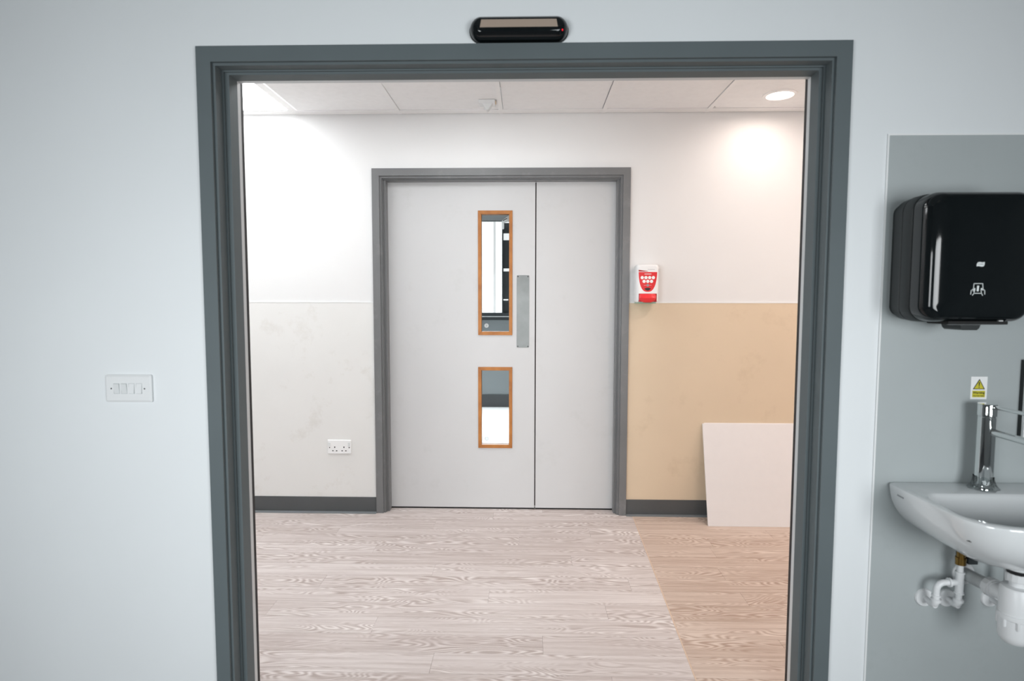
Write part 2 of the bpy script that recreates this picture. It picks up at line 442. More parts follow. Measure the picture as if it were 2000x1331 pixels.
for nm, x0, x1, lb in (('baseboard_left', KX0, FX0 - 0.0005, 'dark grey vinyl skirting left of the double door'), ('baseboard_right', FX1 + 0.0005, KX1, 'dark grey vinyl skirting right of the double door')):
    b = struct(nm, bx(x0, x1, YF - 0.008, YF - 0.0032, 0.006, 0.096), 'skirt', label=lb)
    obj('floor_lip', bx(x0, x1, YF - 0.034, YF - 0.0032, 0.0005, 0.006), 'skirt_lip', b)

# floor of printed planks, in two welded sheets
floor = struct('floor', bx(KX0, KX1, 0.0, YF + 0.16, -0.05, -0.004), 'underlay', label='wood plank vinyl floor of the corridor')
def weld_x(y): return 0.591 + (y - 0.174) * (0.057 / 1.543)
def plank(x0a, x0b, x1a, x1b, y0, y1, m):
    cx, cy = (x0a + x1a) / 2, (y0 + y1) / 2
    g = 0.0004
    q = [(x0a + g, y0 + g), (x1a - g, y0 + g), (x1b - g, y1 - g), (x0b + g, y1 - g)]
    bm = loft([[(x - cx, y - cy, -0.004) for x, y in q], [(x - cx, y - cy, 0.0) for x, y in q]])
    o = obj('plank', bm, m, floor, loc=(cx, cy, 0))
    return o
PW, PL = 0.123, 1.43
row_joint = {0: -0.341, 1: 0.065, 2: -0.614, 3: 0.341, 4: -0.165, 7: 0.23, 8: -0.801, 9: -0.038, 11: -0.536, 5: -0.95, 6: -0.45, 10: 0.36, 12: -0.2, 13: 0.1, -1: 0.3, -2: -0.7}
for r in range(-2, 14):
    y0, y1 = 0.19 + PW * r, min(0.19 + PW * (r + 1), YF + 0.155)
    if y0 >= y1 or y1 < 0.0: continue
    y0 = max(y0, 0.001)
    j = row_joint[r] - 3 * PL
    cuts = [KX0]
    while j < 0.59:
        if j > KX0 + 0.1: cuts.append(j)
        j += PL
    for a, b in zip(cuts, cuts[1:]): plank(a, a, b, b, y0, y1, 'plank_a')
    wa, wb = weld_x(y0) - 0.0025, weld_x(y1) - 0.0025
    plank(cuts[-1], cuts[-1], wa, wb, y0, y1, 'plank_a')
    j = 0.9 + random.random() * 1.1
    cuts = [j]
    while cuts[-1] + PL < KX1: cuts.append(cuts[-1] + PL)
    wa, wb = weld_x(y0) + 0.0025, weld_x(y1) + 0.0025
    plank(wa, wb, cuts[0], cuts[0], y0, y1, 'plank_b')
    for a, b in zip(cuts, cuts[1:] + [KX1]): plank(a, a, b, b, y0, y1, 'plank_b')
bm = loft([[(weld_x(0.0) - 0.0026, 0.0, -0.004), (weld_x(0.0) + 0.0026, 0.0, -0.004), (weld_x(YF) + 0.0026, YF, -0.004), (weld_x(YF) - 0.0026, YF, -0.004)], [(weld_x(0.0) - 0.0026, 0.0, 0.0002), (weld_x(0.0) + 0.0026, 0.0, 0.0002), (weld_x(YF) + 0.0026, YF, 0.0002), (weld_x(YF) - 0.0026, YF, 0.0002)]])
obj('weld_seam', bm, 'weld', floor)

# suspended ceiling: tiles on a grid
ceiling = struct('ceiling', bx(KX0, KX1, TW + 0.004, YF, 2.56, 2.6), 'ceil', label='suspended tile ceiling of the corridor')
GX = -1.3544
YE = 1.703                    # tile line next to the perimeter trim
LEDS = [(GX - 0.6, (0, 1)), (GX - 2.4, (0, 1)), (GX + 0.6, (1,))]   # led panel cells: column start, rows; last two unseen, added to even the light
cols = [GX + 0.6 * k for k in range(-6, 9)]
rows = [YE, YE - 0.6, YE - 1.2, TW + 0.03]
obj('perimeter_trim', bx(KX0, KX1, YE, YF - 0.005, ZC, ZC + 0.008), 'tbar', ceiling)
obj('perimeter_trim', bx(KX0, KX1, TW + 0.004, TW + 0.03, ZC, ZC + 0.006), 'tbar', ceiling)
for x in cols:
    if KX0 < x - 0.012 and x + 0.012 < KX1:
        obj('grid_bar', bx(x - 0.012, x + 0.012, TW + 0.005, YF - 0.0015, ZC - 0.001, ZC + 0.008), 'tbar', ceiling)
for i, y in enumerate(rows[1:3]):
    for a, b in zip([KX0] + [c for c in cols if KX0 < c < KX1], [c for c in cols if KX0 < c < KX1] + [KX1]):
        if i == 0 and any(abs(a - q) < 1e-3 and r_ == (0, 1) for q, r_ in LEDS): continue
        obj('grid_bar', bx(a + 0.0125, b - 0.0125, y - 0.012, y + 0.012, ZC - 0.0005, ZC + 0.008), 'tbar', ceiling)
xs = [KX0] + [c for c in cols if KX0 < c < KX1] + [KX1]
for a, b in zip(xs, xs[1:]):
    for k, (y1, y0) in enumerate(zip(rows, rows[1:])):
        if any(abs(a - q) < 1e-3 and k in rr_ for q, rr_ in LEDS): continue
        if abs(a - 1.0456) < 1e-3 and k == 0: continue
        obj('ceiling_tile', bx(a + (0.016 if a < 0.1 else 0.011), b - (0.011 if b < 0.1 else 0.016), y0 + 0.011, y1 - (0.004 if k == 0 else 0.011), ZC + 0.004, ZC + 0.020), 'tile', ceiling)
# the tile that carries the downlight: square with a round hole
DX, DY, DR = 1.352, 1.490, 0.074
a, b, y0, y1 = 1.0456 + 0.011, 1.6456 - 0.016, YE - 0.589, YE - 0.004
bm = bmesh.new()
sq, ci = [], []
for k in range(48):
    an = 2 * math.pi * k / 48
    c_, s_ = math.cos(an), math.sin(an)
    t = min(((b - DX) if c_ > 0 else (DX - a)) / max(abs(c_), 1e-9), ((y1 - DY) if s_ > 0 else (DY - y0)) / max(abs(s_), 1e-9))
    sq.append((DX + t * c_, DY + t * s_)); ci.append((DX + (DR + 0.008) * c_, DY + (DR + 0.008) * s_))
loft([[(x, y, ZC + 0.022) for x, y in sq], [(x, y, ZC + 0.004) for x, y in sq], [(x, y, ZC + 0.004) for x, y in ci], [(x, y, ZC + 0.022) for x, y in ci]], False, False, bm)
obj('ceiling_tile', bm, 'tile', ceiling)

# ------------------------------------------------------------------ corridor lights
def led(col, rws, label):
    ax0, ax1, ay0, ay1 = col + 0.012, col + 0.588, rows[rws[-1] + 1] + (0.012 if rws[-1] < 2 else 0), rows[rws[0]] - (0.002 if rws[0] == 0 else 0.012)
    t = thing('led_panel_light', (col + 0.3, (ay0 + ay1) / 2, ZC + 0.002), label, 'ceiling light', 'led panels of the corridor')
    obj('frame', boxes([(ax0, ax1, ay0, ay0 + 0.022, ZC + 0.002, ZC + 0.012), (ax0, ax1, ay1 - 0.012, ay1, ZC + 0.002, ZC + 0.012), (ax0, ax0 + 0.022, ay0 + 0.022, ay1 - 0.012, ZC + 0.002, ZC + 0.012), (ax1 - 0.022, ax1, ay0 + 0.022, ay1 - 0.012, ZC + 0.002, ZC + 0.012)]), 'tbar', t)
    obj('diffuser', bx(ax0 + 0.022, ax1 - 0.022, ay0 + 0.022, ay1 - 0.012, ZC + 0.004, ZC + 0.012), 'led', t)
    adopt(t)
for (col, rws), lb in zip(LEDS, ('bright white led panel in the corridor ceiling at upper left', 'unseen led panel further along the corridor to the left, added to brighten it', 'unseen led panel in the corridor ceiling, added to light the double door evenly')):
    led(col, rws, lb)
def downlight(DX, DY, label, watt=DOWN_WATT):
    t = thing('downlight', (DX, DY, ZC + 0.004), label, 'ceiling light', 'downlights of the corridor')
    S = 40
    bm = loft([[(DX + r * math.cos(2 * math.pi * k / S), DY + r * math.sin(2 * math.pi * k / S), z) for k in range(S)] for r, z in ((DR + 0.014, ZC + 0.0039), (DR + 0.013, ZC - 0.0005), (DR - 0.004, ZC - 0.003), (DR - 0.008, ZC + 0.002), (DR - 0.009, ZC + 0.0035))], False, False)
    obj('trim_ring', bm, 'tbar', t, True)
    obj('diffuser', lathe(DX, DY, [(DR - 0.009, ZC + 0.0005), (DR - 0.009, ZC + 0.0035)], S), 'down', t)
    adopt(t)
    dl = bpy.data.lights.new('downlight_beam', 'AREA')
    dl.shape = 'DISK'; dl.size = 0.12; dl.energy = watt; dl.color = (1.0, 0.855, 0.78); dl.spread = math.radians(170)
    dlo = bpy.data.objects.new('downlight_beam', dl)
    C.objects.link(dlo); dlo.location = (DX, DY, ZC - 0.004)
downlight(DX, DY, 'round warm white downlight recessed in a ceiling tile near the wall', 2.0)
downlight(DX, DY - 1.0, 'unseen round downlight nearer the doorway, right side, added to even the light')  # this and those below are unseen, added for even warm light
downlight(DX + 1.2, DY, 'unseen round downlight near the far end of the corridor, added for warm light')
downlight(DX + 1.2, DY - 1.0, 'unseen round downlight nearer the doorway at the corridor end, added for warm light')

# small ceiling sensor
t = thing('ceiling_sensor', (-0.223, 1.55, ZC), 'small white wedge shaped sensor under the corridor ceiling tiles', 'sensor')
obj('base_plate', bx(-0.268, -0.178, 1.525, 1.60, ZC - 0.016, ZC + 0.003, 0.003), 'plastic', t)
obj('detector_wedge', prism_y([(-0.249, ZC - 0.016), (-0.192, ZC - 0.016), (-0.217, ZC - 0.052), (-0.224, ZC - 0.052)], 1.53, 1.575), 'rocker', t)
obj('lens', bx(-0.178, -0.172, 1.54, 1.57, ZC - 0.013, ZC - 0.001, 0.002), 'clad_tan', t)
adopt(t)

# ------------------------------------------------------------------ double door
tr2 = thing('trim_2', (-0.157, YF, 0), 'grey moulded frame around the closed double door', None, kind='structure')
for bm in mitre_u(FX0, FX1, FX0 + 0.043, FX1 - 0.043, FZ, FZ - 0.043, YF - 0.018, YF, 0.0): obj('architrave', bm, 'frame2', tr2)
for bm in mitre_u(FX0 + 0.030, FX1 - 0.030, FX0 + 0.055, FX1 - 0.055, FZ - 0.030, FZ - 0.055, YF - 0.006, YF + 0.12, 0.0): obj('lining', bm, 'frame2', tr2)
for bm in mitre_u(FX0 + 0.055, FX1 - 0.055, FX0 + 0.060, FX1 - 0.060, FZ - 0.055, FZ - 0.060, YF + 0.006, YF + 0.012, 0.0): obj('stop_bead', bm, 'frame2', tr2)
for bm in mitre_u(FX0 + 0.055, FX1 - 0.055, FX0 + 0.074, FX1 - 0.072, FZ - 0.055, FZ - 0.066, YF + 0.020, YD - 0.002, 0.0): obj('door_stop', bm, 'frame2', tr2)
adopt(tr2)
LX0, LXM, LX1, LZ0, LZ1 = FX0 + 0.064, 0.0535, FX1 - 0.064, 0.011, FZ - 0.060
DT = 0.044
V = [(-0.286, -0.101, 1.110, 1.843), (-0.287, -0.101, 0.404, 0.887)]     # cut-outs in the leaf
d1 = thing('door_1', (-0.4, YD, 0), 'pale grey door leaf with two oak framed glass panels', None, kind='structure')
zz = [LZ0, V[1][2], V[1][3], V[0][2], V[0][3], LZ1]
lst = [(LX0, V[0][0], YD, YD + DT, LZ0, LZ1), (V[0][1], LXM - 0.0034, YD, YD + DT, LZ0, LZ1)] + [(V[0][0], V[0][1], YD, YD + DT, zz[i], zz[i + 1]) for i in (0, 2, 4)]
obj('leaf', boxes(lst), 'door', d1)
obj('edge_lipping', bx(LXM - 0.0033, LXM - 0.0024, YD + 0.0005, YD + DT, LZ0, LZ1), 'door_edge', d1)
for (x0, x1, z0, z1), st in zip(V, ('pale', 'grey')):
    fw, pr = 0.0125, 0.007
    ox0, ox1, oz0, oz1, ix0, ix1, iz0, iz1 = x0 - fw, x1 + fw, z0 - fw, z1 + fw, x0 + 0.0075, x1 - 0.0075, z0 + 0.009, z1 - 0.009
    fr = None
    for poly in ([(ox0, oz0), (ix0, iz0), (ix0, iz1), (ox0, oz1)], [(ix1, iz0), (ox1, oz0), (ox1, oz1), (ix1, iz1)], [(ox0, oz1), (ix0, iz1), (ix1, iz1), (ox1, oz1)], [(ox0, oz0), (ox1, oz0), (ix1, iz0), (ix0, iz0)]):
        bm = prism_y(poly, YD - pr, YD - 0.0002)
        bmesh.ops.bevel(bm, geom=list(bm.edges), offset=0.0008, segments=1, affect='EDGES')
        o = obj('glazing_bead', bm, 'oak', d1)
        fr = fr or o
    obj('glazing_bead', boxes([(x0 + 0.0002, ix0, YD, YD + 0.014, z0, z1), (ix1, x1 - 0.0002, YD, YD + 0.014, z0, z1), (ix0, ix1, YD, YD + 0.014, z0 + 0.0002, iz0), (ix0, ix1, YD, YD + 0.014, iz1, z1 - 0.0002)]), 'oak', d1)
    obj('glazing_bead', boxes([(x0 + 0.0002, ix0, YD + 0.022, YD + DT, z0, z1), (ix1, x1 - 0.0002, YD + 0.022, YD + DT, z0, z1), (ix0, ix1, YD + 0.022, YD + DT, z0 + 0.0002, iz0), (ix0, ix1, YD + 0.022, YD + DT, iz1, z1 - 0.0002)]), 'oak', d1)
    g = obj('glass_pane', bx(x0 + 0.001, x1 - 0.001, YD + 0.015, YD + 0.021, z0 + 0.001, z1 - 0.001), 'glass', d1)
    sx, sz = -0.2485, (1.155 if st == 'pale' else 0.446)
    bm = bmesh.new()
    S = 24
    for ra, rb in ((0.0125, 0.0100), (0.0066, 0.0048)):
        rings = [[(sx + r * math.cos(2 * math.pi * k / S), y, sz + r * math.sin(2 * math.pi * k / S)) for k in range(S)] for r, y in ((ra, YD + 0.0148), (ra, YD + 0.0144), (rb, YD + 0.0144), (rb, YD + 0.0148))]
        loft(rings + [rings[0]], False, False, bm)
    for k in range(12):
        an = 2 * math.pi * k / 12
        cx_, cz_ = sx + 0.0083 * math.cos(an), sz + 0.0083 * math.sin(an)
        box(bm, cx_ - 0.0011, cx_ + 0.0011, YD + 0.0144, YD + 0.0148, cz_ - 0.0011, cz_ + 0.0011)
    box(bm, sx - 0.004, sx + 0.004, YD + 0.0144, YD + 0.0148, sz - 0.001, sz + 0.001)
    obj('fire_glass_stamp', bm, 'white_print' if st == 'pale' else 'grey_print', g)
obj('gap_shade_strip', bx(LX0, LXM - 0.0034, YD + 0.006, YD + 0.040, 0.0005, LZ0), 'seal', d1)  # black strip added to darken the gap under the leaf
pp = obj('push_plate', loft([[(x, y, z) for x, z in rr(-0.0235, 1.2425, 0.0385, 0.2225, 0.006)] for y in (YD, YD - 0.0015)]), 'steel', d1)
pp['label'] = 'tall brushed steel push plate'
for sx in (-1, 1):
    for sz in (-1, 1):
        obj('screw', disc_y(-0.0235 + sx * 0.031, 1.2425 + sz * 0.214, [(YD - 0.0015, 0.004), (YD - 0.0024, 0.0032)], 12), 'chrome', pp)
adopt(d1)
d2 = thing('door_2', (0.3, YD, 0), 'narrow plain pale grey door leaf beside the glazed leaf', None, kind='structure')
obj('leaf', bx(LXM + 0.0034, LX1, YD, YD + DT, LZ0, LZ1), 'door', d2)
obj('edge_lipping', bx(LXM + 0.0024, LXM + 0.0033, YD + 0.0005, YD + DT, LZ0, LZ1), 'door_edge', d2)
obj('gap_shade_strip', bx(LXM + 0.0034, LX1, YD + 0.006, YD + 0.040, 0.0005, LZ0), 'seal', d2)  # same added strip, keeps the gap dark under the narrow leaf
obj('meeting_stile_strip', bx(LXM - 0.03, LXM + 0.03, YD + DT + 0.001, YD + DT + 0.012, LZ0, LZ1), 'door_edge', d2)
adopt(d2)

# ------------------------------------------------------------------ room behind the double door
RY = 5.40
RX0, RX1 = -2.6, 2.2
struct('floor_rear', bx(RX0, RX1, YF + 0.16, RY, -0.05, -0.001), 'rear_floor', label='pale floor of the room behind the glass')
struct('ceiling_rear', bx(RX0, RX1, YF + 0.16, RY, 2.6, 2.65), 'ceil', label='ceiling of the room behind the glass')
struct('wall_rear_left', bx(RX0 - 0.1, RX0, YF + 0.16, RY, 0, 2.6), 'wall_cor', label='side wall of the room behind the glass')
struct('wall_rear_right', bx(RX1, RX1 + 0.1, YF + 0.16, RY, 0, 2.6), 'wall_cor', label='far side wall of the room behind the glass')
WX0, WX1, WZ0, WZ1 = -1.35, 0.30, 1.085, 2.26
struct('wall_rear', boxes([(RX0, WX0, RY, RY + 0.2, 0, 2.6), (WX1, RX1, RY, RY + 0.2, 0, 2.6), (WX0, WX1, RY, RY + 0.2, 0, WZ0), (WX0, WX1, RY, RY + 0.2, WZ1, 2.6)]), 'wall_rear', label='grey wall below the window seen through the glass')
struct('baseboard_rear', bx(RX0, RX1, RY - 0.012, RY, 0, 0.152), 'skirt', label='dark skirting seen through the lower glass panel')
w4 = struct('window_4', boxes([(WX0, WX1, RY - 0.01, RY + 0.05, WZ0 - 0.02, WZ0 + 0.018), (WX0, WX1, RY + 0.01, RY + 0.06, WZ0 + 0.026, WZ0 + 0.068), (WX0, WX1, RY + 0.01, RY + 0.06, WZ1 - 0.01, WZ1), (WX0, WX0 + 0.04, RY + 0.01, RY + 0.06, WZ0 + 0.068, WZ1 - 0.01), (WX1 - 0.04, WX1, RY + 0.01, RY + 0.06, WZ0 + 0.068, WZ1 - 0.01), (-0.300, -0.283, RY + 0.01, RY + 0.06, WZ0 + 0.068, WZ1 - 0.01)]), 'dark_metal', label='dark framed window with bright frosted panes behind the glass')
obj('sill_trim', bx(WX0, WX1, RY - 0.012, RY + 0.02, WZ0 + 0.018, WZ0 + 0.026), 'plastic2', w4)
obj('frosted_pane', bx(-0.375, -0.300, RY + 0.03, RY + 0.036, WZ0 + 0.068, WZ1 - 0.01), 'sky_pane', w4)
obj('frosted_pane', bx(WX0 + 0.04, -0.405, RY + 0.03, RY + 0.036, WZ0 + 0.068, WZ1 - 0.01), 'sky_pane', w4)
obj('pane_mullion', bx(-0.405, -0.375, RY + 0.015, RY + 0.045, WZ0 + 0.068, WZ1 - 0.01), 'mullion_glow', w4)
obj('dark_pane', bx(-0.283, WX1 - 0.04, RY + 0.04, RY + 0.046, WZ0 + 0.068, WZ1 - 0.01), 'dark_metal', w4)
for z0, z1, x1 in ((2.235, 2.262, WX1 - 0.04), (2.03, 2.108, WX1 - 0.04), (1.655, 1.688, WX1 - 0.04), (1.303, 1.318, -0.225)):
    obj('glazing_bar', bx(-0.283, x1, RY + 0.018, RY + 0.04, z0, min(z1, WZ1 - 0.01)), 'bar_glow', w4)
# white angled closer arm on the back of the leaf
t = thing('door_closer_bracket', (-0.12, YD + DT, 1.77), 'white angled arm showing in the upper corner of the tall glass panel', 'bracket')
obj('drop_arm', prism_y(rr(-0.1485, 1.776, 0.007, 0.026, 0.006), YD + DT + 0.012, YD + DT + 0.024), 'plastic2', t)
bm = prism_y([(-0.155, 1.800), (-0.150, 1.786), (-0.085, 1.812), (-0.085, 1.845), (-0.110, 1.835)], YD + DT + 0.001, YD + DT + 0.024)
obj('slanted_arm', bm, 'plastic2', t)
obj('slot', prism_y([(-0.150, 1.802), (-0.148, 1.798), (-0.122, 1.813), (-0.124, 1.817)], YD + DT - 0.001, YD + DT + 0.0008), 'black_hole', t)
adopt(t)

# ------------------------------------------------------------------ things on the far wall
# twin socket
sx, sz, sw, sh = -1.2214, 0.4538, 0.1465, 0.086
t = thing('wall_socket', (sx + sw / 2, YF, sz - sh), 'white twin plug socket low on the cream wall sheet', 'socket')
cx, cz = sx + sw / 2, sz - sh / 2
obj('face_plate', wallstack(cx, cz, [(YF - 0.003, sw / 2, sh / 2, 0.004), (YF - 0.009, sw / 2, sh / 2, 0.004), (YF - 0.0115, sw / 2 - 0.003, sh / 2 - 0.003, 0.003)]), 'plastic2', t)
yy = YF - 0.0115
for s in (-1, 1):
    obj('rocker_switch', bx(cx + s * 0.0605 - 0.006, cx + s * 0.0605 + 0.006, yy - 0.004, yy, cz + 0.002, cz + 0.030, 0.0015), 'rocker', t)
    obj('screw_hole', disc_y(cx + s * 0.0605, cz - 0.004, [(yy, 0.0035), (yy - 0.0004, 0.003)], 12), 'black_hole', t)
    ox = cx + s * 0.0285
    for hx, hz, hw, hh in ((0, -0.0015, 0.003, 0.0045), (-0.0115, -0.0235, 0.0042, 0.0028), (0.0115, -0.0235, 0.0042, 0.0028)):
        obj('pin_hole', bx(ox + hx - hw, ox + hx + hw, yy - 0.0004, yy, cz + hz - hh, cz + hz + hh), 'black_hole', t)
adopt(t)
# sanitiser dispenser
hx0, hx1, hz0, hz1 = 0.637, 0.765, 1.298, 1.522
cx, cz, hw, hh = (hx0 + hx1) / 2, (hz0 + hz1) / 2, (hx1 - hx0) / 2, (hz1 - hz0) / 2
t = thing('sanitiser_dispenser', (cx, YF, hz0), 'white hand sanitiser dispenser with red label beside the double door', 'dispenser')
yf = YF - 0.108
obj('housing', wallstack(cx, cz, [(YF, hw - 0.003, hh - 0.002, 0.012), (YF - 0.03, hw, hh, 0.014), (YF - 0.085, hw, hh, 0.016), (YF - 0.100, hw - 0.004, hh - 0.004, 0.016), (yf, hw - 0.012, hh - 0.010, 0.014)], 5), 'plastic2', t, True)
lx0, lx1, ltop, lbot = 0.6465, 0.7525, 1.476, 1.362
lm = (lx0 + lx1) / 2
def shield(x0, x1, zt_l, zt_r, zb, n=14):
    c, h = (x0 + x1) / 2, (x1 - x0) / 2
    zm = max(zt_l, zt_r)
    left = [(c - h * math.cos(a) ** 0.75, min(zt_l, zt_r) - (min(zt_l, zt_r) - zb) * math.sin(a)) for a in [math.pi / 2 * i / n for i in range(n + 1)]]
    right = [(c + h * math.cos(a) ** 0.75, min(zt_l, zt_r) - (min(zt_l, zt_r) - zb) * math.sin(a)) for a in [math.pi / 2 * (n - 1 - i) / n for i in range(n)]]
    return [(x0, zt_l)] + left[1:] + right[:-1] + [(x1, zt_r)]
lab = obj('label_shield', prism_y(shield(lx0, lx1, ltop, ltop, lbot), yf - 0.0005, yf + 0.001), 'red', t)
obj('label_swoosh', prism_y([(lx0 - 0.001, 1.489), (lx0, 1.479), (lx0 + 0.055, 1.4795), (lx0 + 0.05, 1.482)], yf - 0.0005, yf + 0.001), 'red_dark', lab)
obj('label_line', bx(lm - 0.020, lm + 0.020, yf - 0.0008, yf - 0.0004, 1.463, 1.4665), 'white_print', lab)
for i in range(4): obj('label_symbol', disc_y(lm - 0.0325 + 0.0214 * i, 1.444, [(yf - 0.0004, 0.0095), (yf - 0.0009, 0.0095)], 18), 'plastic2', lab)
for i in range(3): obj('label_symbol', disc_y(lm - 0.0214 + 0.0214 * i, 1.4225, [(yf - 0.0004, 0.0095), (yf - 0.0009, 0.0095)], 18), 'plastic2', lab)
obj('label_symbol', disc_y(lm, 1.400, [(yf - 0.0004, 0.0075), (yf - 0.0009, 0.0075)], 18), 'grey_print', lab)
obj('label_text', bx(lm - 0.022, lm + 0.022, yf - 0.0007, yf - 0.0004, 1.3995, 1.4005), 'white_print', lab)
eye = [(lm - 0.0195 + 0.039 * i / 10, 1.380 + 0.006 * math.sin(math.pi * i / 10)) for i in range(11)] + [(lm + 0.0195 - 0.039 * i / 10, 1.380 - 0.011 * math.sin(math.pi * i / 10)) for i in range(1, 10)]
obj('viewing_window', prism_y(eye, yf - 0.0012, yf), 'black_print', lab)
obj('maker_mark', boxes([(lm + 0.000, lm + 0.003, yf - 0.0004, yf, 1.4895, 1.4925), (lm + 0.005, lm + 0.040, yf - 0.0004, yf, 1.4898, 1.4914)]), 'grey_print', t)
obj('lever_recess', bx(lx0 + 0.002, lx1, yf - 0.002, yf + 0.02, 1.304, 1.352, 0.002), 'red_dark', t)
lev = [[(lm + w * math.cos(math.pi * k / 12), y - d * math.sin(math.pi * k / 12), z) for k in range(13)] for w, y, d, z in ((0.048, yf, 0.004, 1.350), (0.049, yf, 0.014, 1.330), (0.049, yf, 0.020, 1.327), (0.046, yf, 0.018, 1.316), (0.034, yf, 0.013, 1.305), (0.020, yf, 0.008, 1.300))]
obj('push_lever', loft(lev), 'red2', t, True)
obj('base_rim', bx(hx0 + 0.006, hx1 - 0.014, YF - 0.098, YF - 0.004, hz0 - 0.0035, hz0 + 0.001), 'green', t)
obj('hinge_tab', bx(hx1 - 0.004, hx1 + 0.024, YF - 0.016, YF - 0.001, 1.486, 1.505, 0.003), 'plastic', t)
adopt(t)
# two ceiling tiles left leaning on the wall
def lean(x0, w, yb, lab, dz):
    th = 0.012; Hh = 0.595
    top = YF - 0.006 - dz
    ang = math.asin(min(0.99, (top - yb) / Hh))
    bm = bx(0, w, 0, th, 0, Hh, 0.0012, 1)
    o = obj('ceiling_tile_board', bm, 'board')
    o.location = (x0, yb, 0.0); o.rotation_euler = (-ang, 0, 0)
    tag(o, lab, 'board', 'spare boards leaning on the corridor wall')
    return o
lean(1.072, 0.595, 1.609, 'rear of two white boards leaning on the tan wall, its corner showing', 0.0)
lean(1.060, 0.595, 1.592, 'front white square board leaning against the tan corridor wall', 0.012)

# ------------------------------------------------------------------ things on the near wall
# four-gang switch
sx, sz = -1.3118, 1.0825
cx, cz = sx + sw / 2, sz - sh / 2
t = thing('light_switch', (cx, 0, sz - sh), 'white four gang light switch on the wall left of the doorway', 'switch')
obj('face_plate', wallstack(cx, cz, [(0, sw / 2, sh / 2, 0.005), (-0.007, sw / 2, sh / 2, 0.005), (-0.0105, sw / 2 - 0.0055, sh / 2 - 0.006, 0.004)]), 'plastic', t)
for i, on in enumerate((0, 0, 1, 1)):
    rx = cx - 0.0355 + i * 0.0237
    s_ = 1 if on else -1
    bm = loft([[(x, -0.0105 if True else 0, z) for x, z in rr(rx, cz, 0.0086, 0.0155, 0.0015, 2)], [(x, -0.0125 + s_ * (z - cz) * 0.12, z) for x, z in rr(rx, cz, 0.0082, 0.0150, 0.0015, 2)]])
    obj('rocker', bm, 'plastic' if on else 'rocker', t)
    obj('rocker_gap', boxes([(rx - 0.0094, rx - 0.0086, -0.0107, -0.0104, cz - 0.0160, cz + 0.0160), (rx + 0.0086, rx + 0.0094, -0.0107, -0.0104, cz - 0.0160, cz + 0.0160), (rx - 0.0094, rx + 0.0094, -0.0107, -0.0104, cz + 0.0155, cz + 0.0163), (rx - 0.0094, rx + 0.0094, -0.0107, -0.0104, cz - 0.0163, cz - 0.0155)]), 'clad_grey', t)
for s in (-1, 1): obj('screw', disc_y(cx + s * 0.0525, cz, [(-0.0104, 0.0024), (-0.0112, 0.0022)], 12), 'black_hole', t)
adopt(t)
# door sensor above the frame
t = thing('door_sensor', (-0.026, 0, 2.068), 'black glossy pill shaped motion sensor above the doorway frame', 'sensor')
ccx, ccz = -0.0255, 2.1060
obj('housing', wallstack(ccx, ccz, [(0, 0.1440, 0.0335, 0.0335), (-0.010, 0.1440, 0.0335, 0.0335), (-0.022, 0.1425, 0.0325, 0.0325), (-0.034, 0.138, 0.0290, 0.0290), (-0.044, 0.129, 0.0230, 0.0230), (-0.048, 0.122, 0.0185, 0.0185)], 10), 'black_gloss', t, True)
rgs = [[(ccx - 0.112, y_, 2.099), (ccx + 0.112, y_, 2.099), (ccx + 0.108, y_, 2.1205), (ccx - 0.108, y_, 2.1205)] for y_ in (-0.047, -0.0488)]
obj('lens_strip', loft(rgs), 'smoked_lens', t)['label'] = 'smoked beige lens strip'
obj('base_rim', wallstack(ccx, ccz, [(0, 0.1460, 0.0350, 0.0350), (-0.006, 0.1460, 0.0350, 0.0350)], 10), 'black_matte', t, True)
obj('indicator_light', disc_y(0.1000, 2.0920, [(-0.034, 0.0028), (-0.0455, 0.0022)], 10), 'red_led', t)
adopt(t)
# paper towel dispenser
pcx, pcz, phw, phh = 1.221, 1.4345, 0.1465, 0.178
t = thing('paper_towel_dispenser', (pcx, 0, 1.24), 'black glossy paper towel dispenser on the grey panel above the basin', 'dispenser')
obj('back_box', wallstack(pcx, pcz, [(-0.003, phw - 0.010, phh - 0.014, 0.03), (-0.022, phw - 0.006, phh - 0.010, 0.04), (-0.026, phw - 0.001, phh - 0.004, 0.045), (-0.062, phw, phh - 0.001, 0.045), (-0.064, phw - 0.003, phh - 0.004, 0.042)], 10), 'black_matte', t, True)
obj('side_band', wallstack(pcx, pcz, [(-0.064, phw - 0.003, phh - 0.003, 0.042), (-0.067, phw, phh, 0.045), (-0.104, phw, phh, 0.045), (-0.108, phw - 0.002, phh - 0.002, 0.043)], 10), 'black_matte', t, True)
st = [(-0.108, phw - 0.003, phh - 0.003, 0.042), (-0.142, phw - 0.002, phh - 0.002, 0.043)]
for k in range(1, 9):
    a = math.pi / 2 * k / 8
    st.append((-0.142 - 0.036 * math.sin(a), phw - 0.002 - 0.027 * (1 - math.cos(a)), phh - 0.002 - 0.022 * (1 - math.cos(a)), 0.043 - 0.015 * (1 - math.cos(a))))
st += [(-0.1805, phw - 0.045, phh - 0.035, 0.024), (-0.183, phw - 0.09, phh - 0.08, 0.02)]
cover = obj('cover', wallstack(pcx, pcz, st, 10), 'black_gloss', t, True)
obj('paper_slot', bx(pcx - 0.075, pcx + 0.085, -0.168, -0.080, pcz - phh - 0.005, pcz - phh + 0.004, 0.002), 'black_hole', t)
obj('tear_edge', bx(pcx - 0.070, pcx + 0.080, -0.160, -0.156, pcz - phh - 0.006, pcz - phh + 0.002), 'grey_print', t)
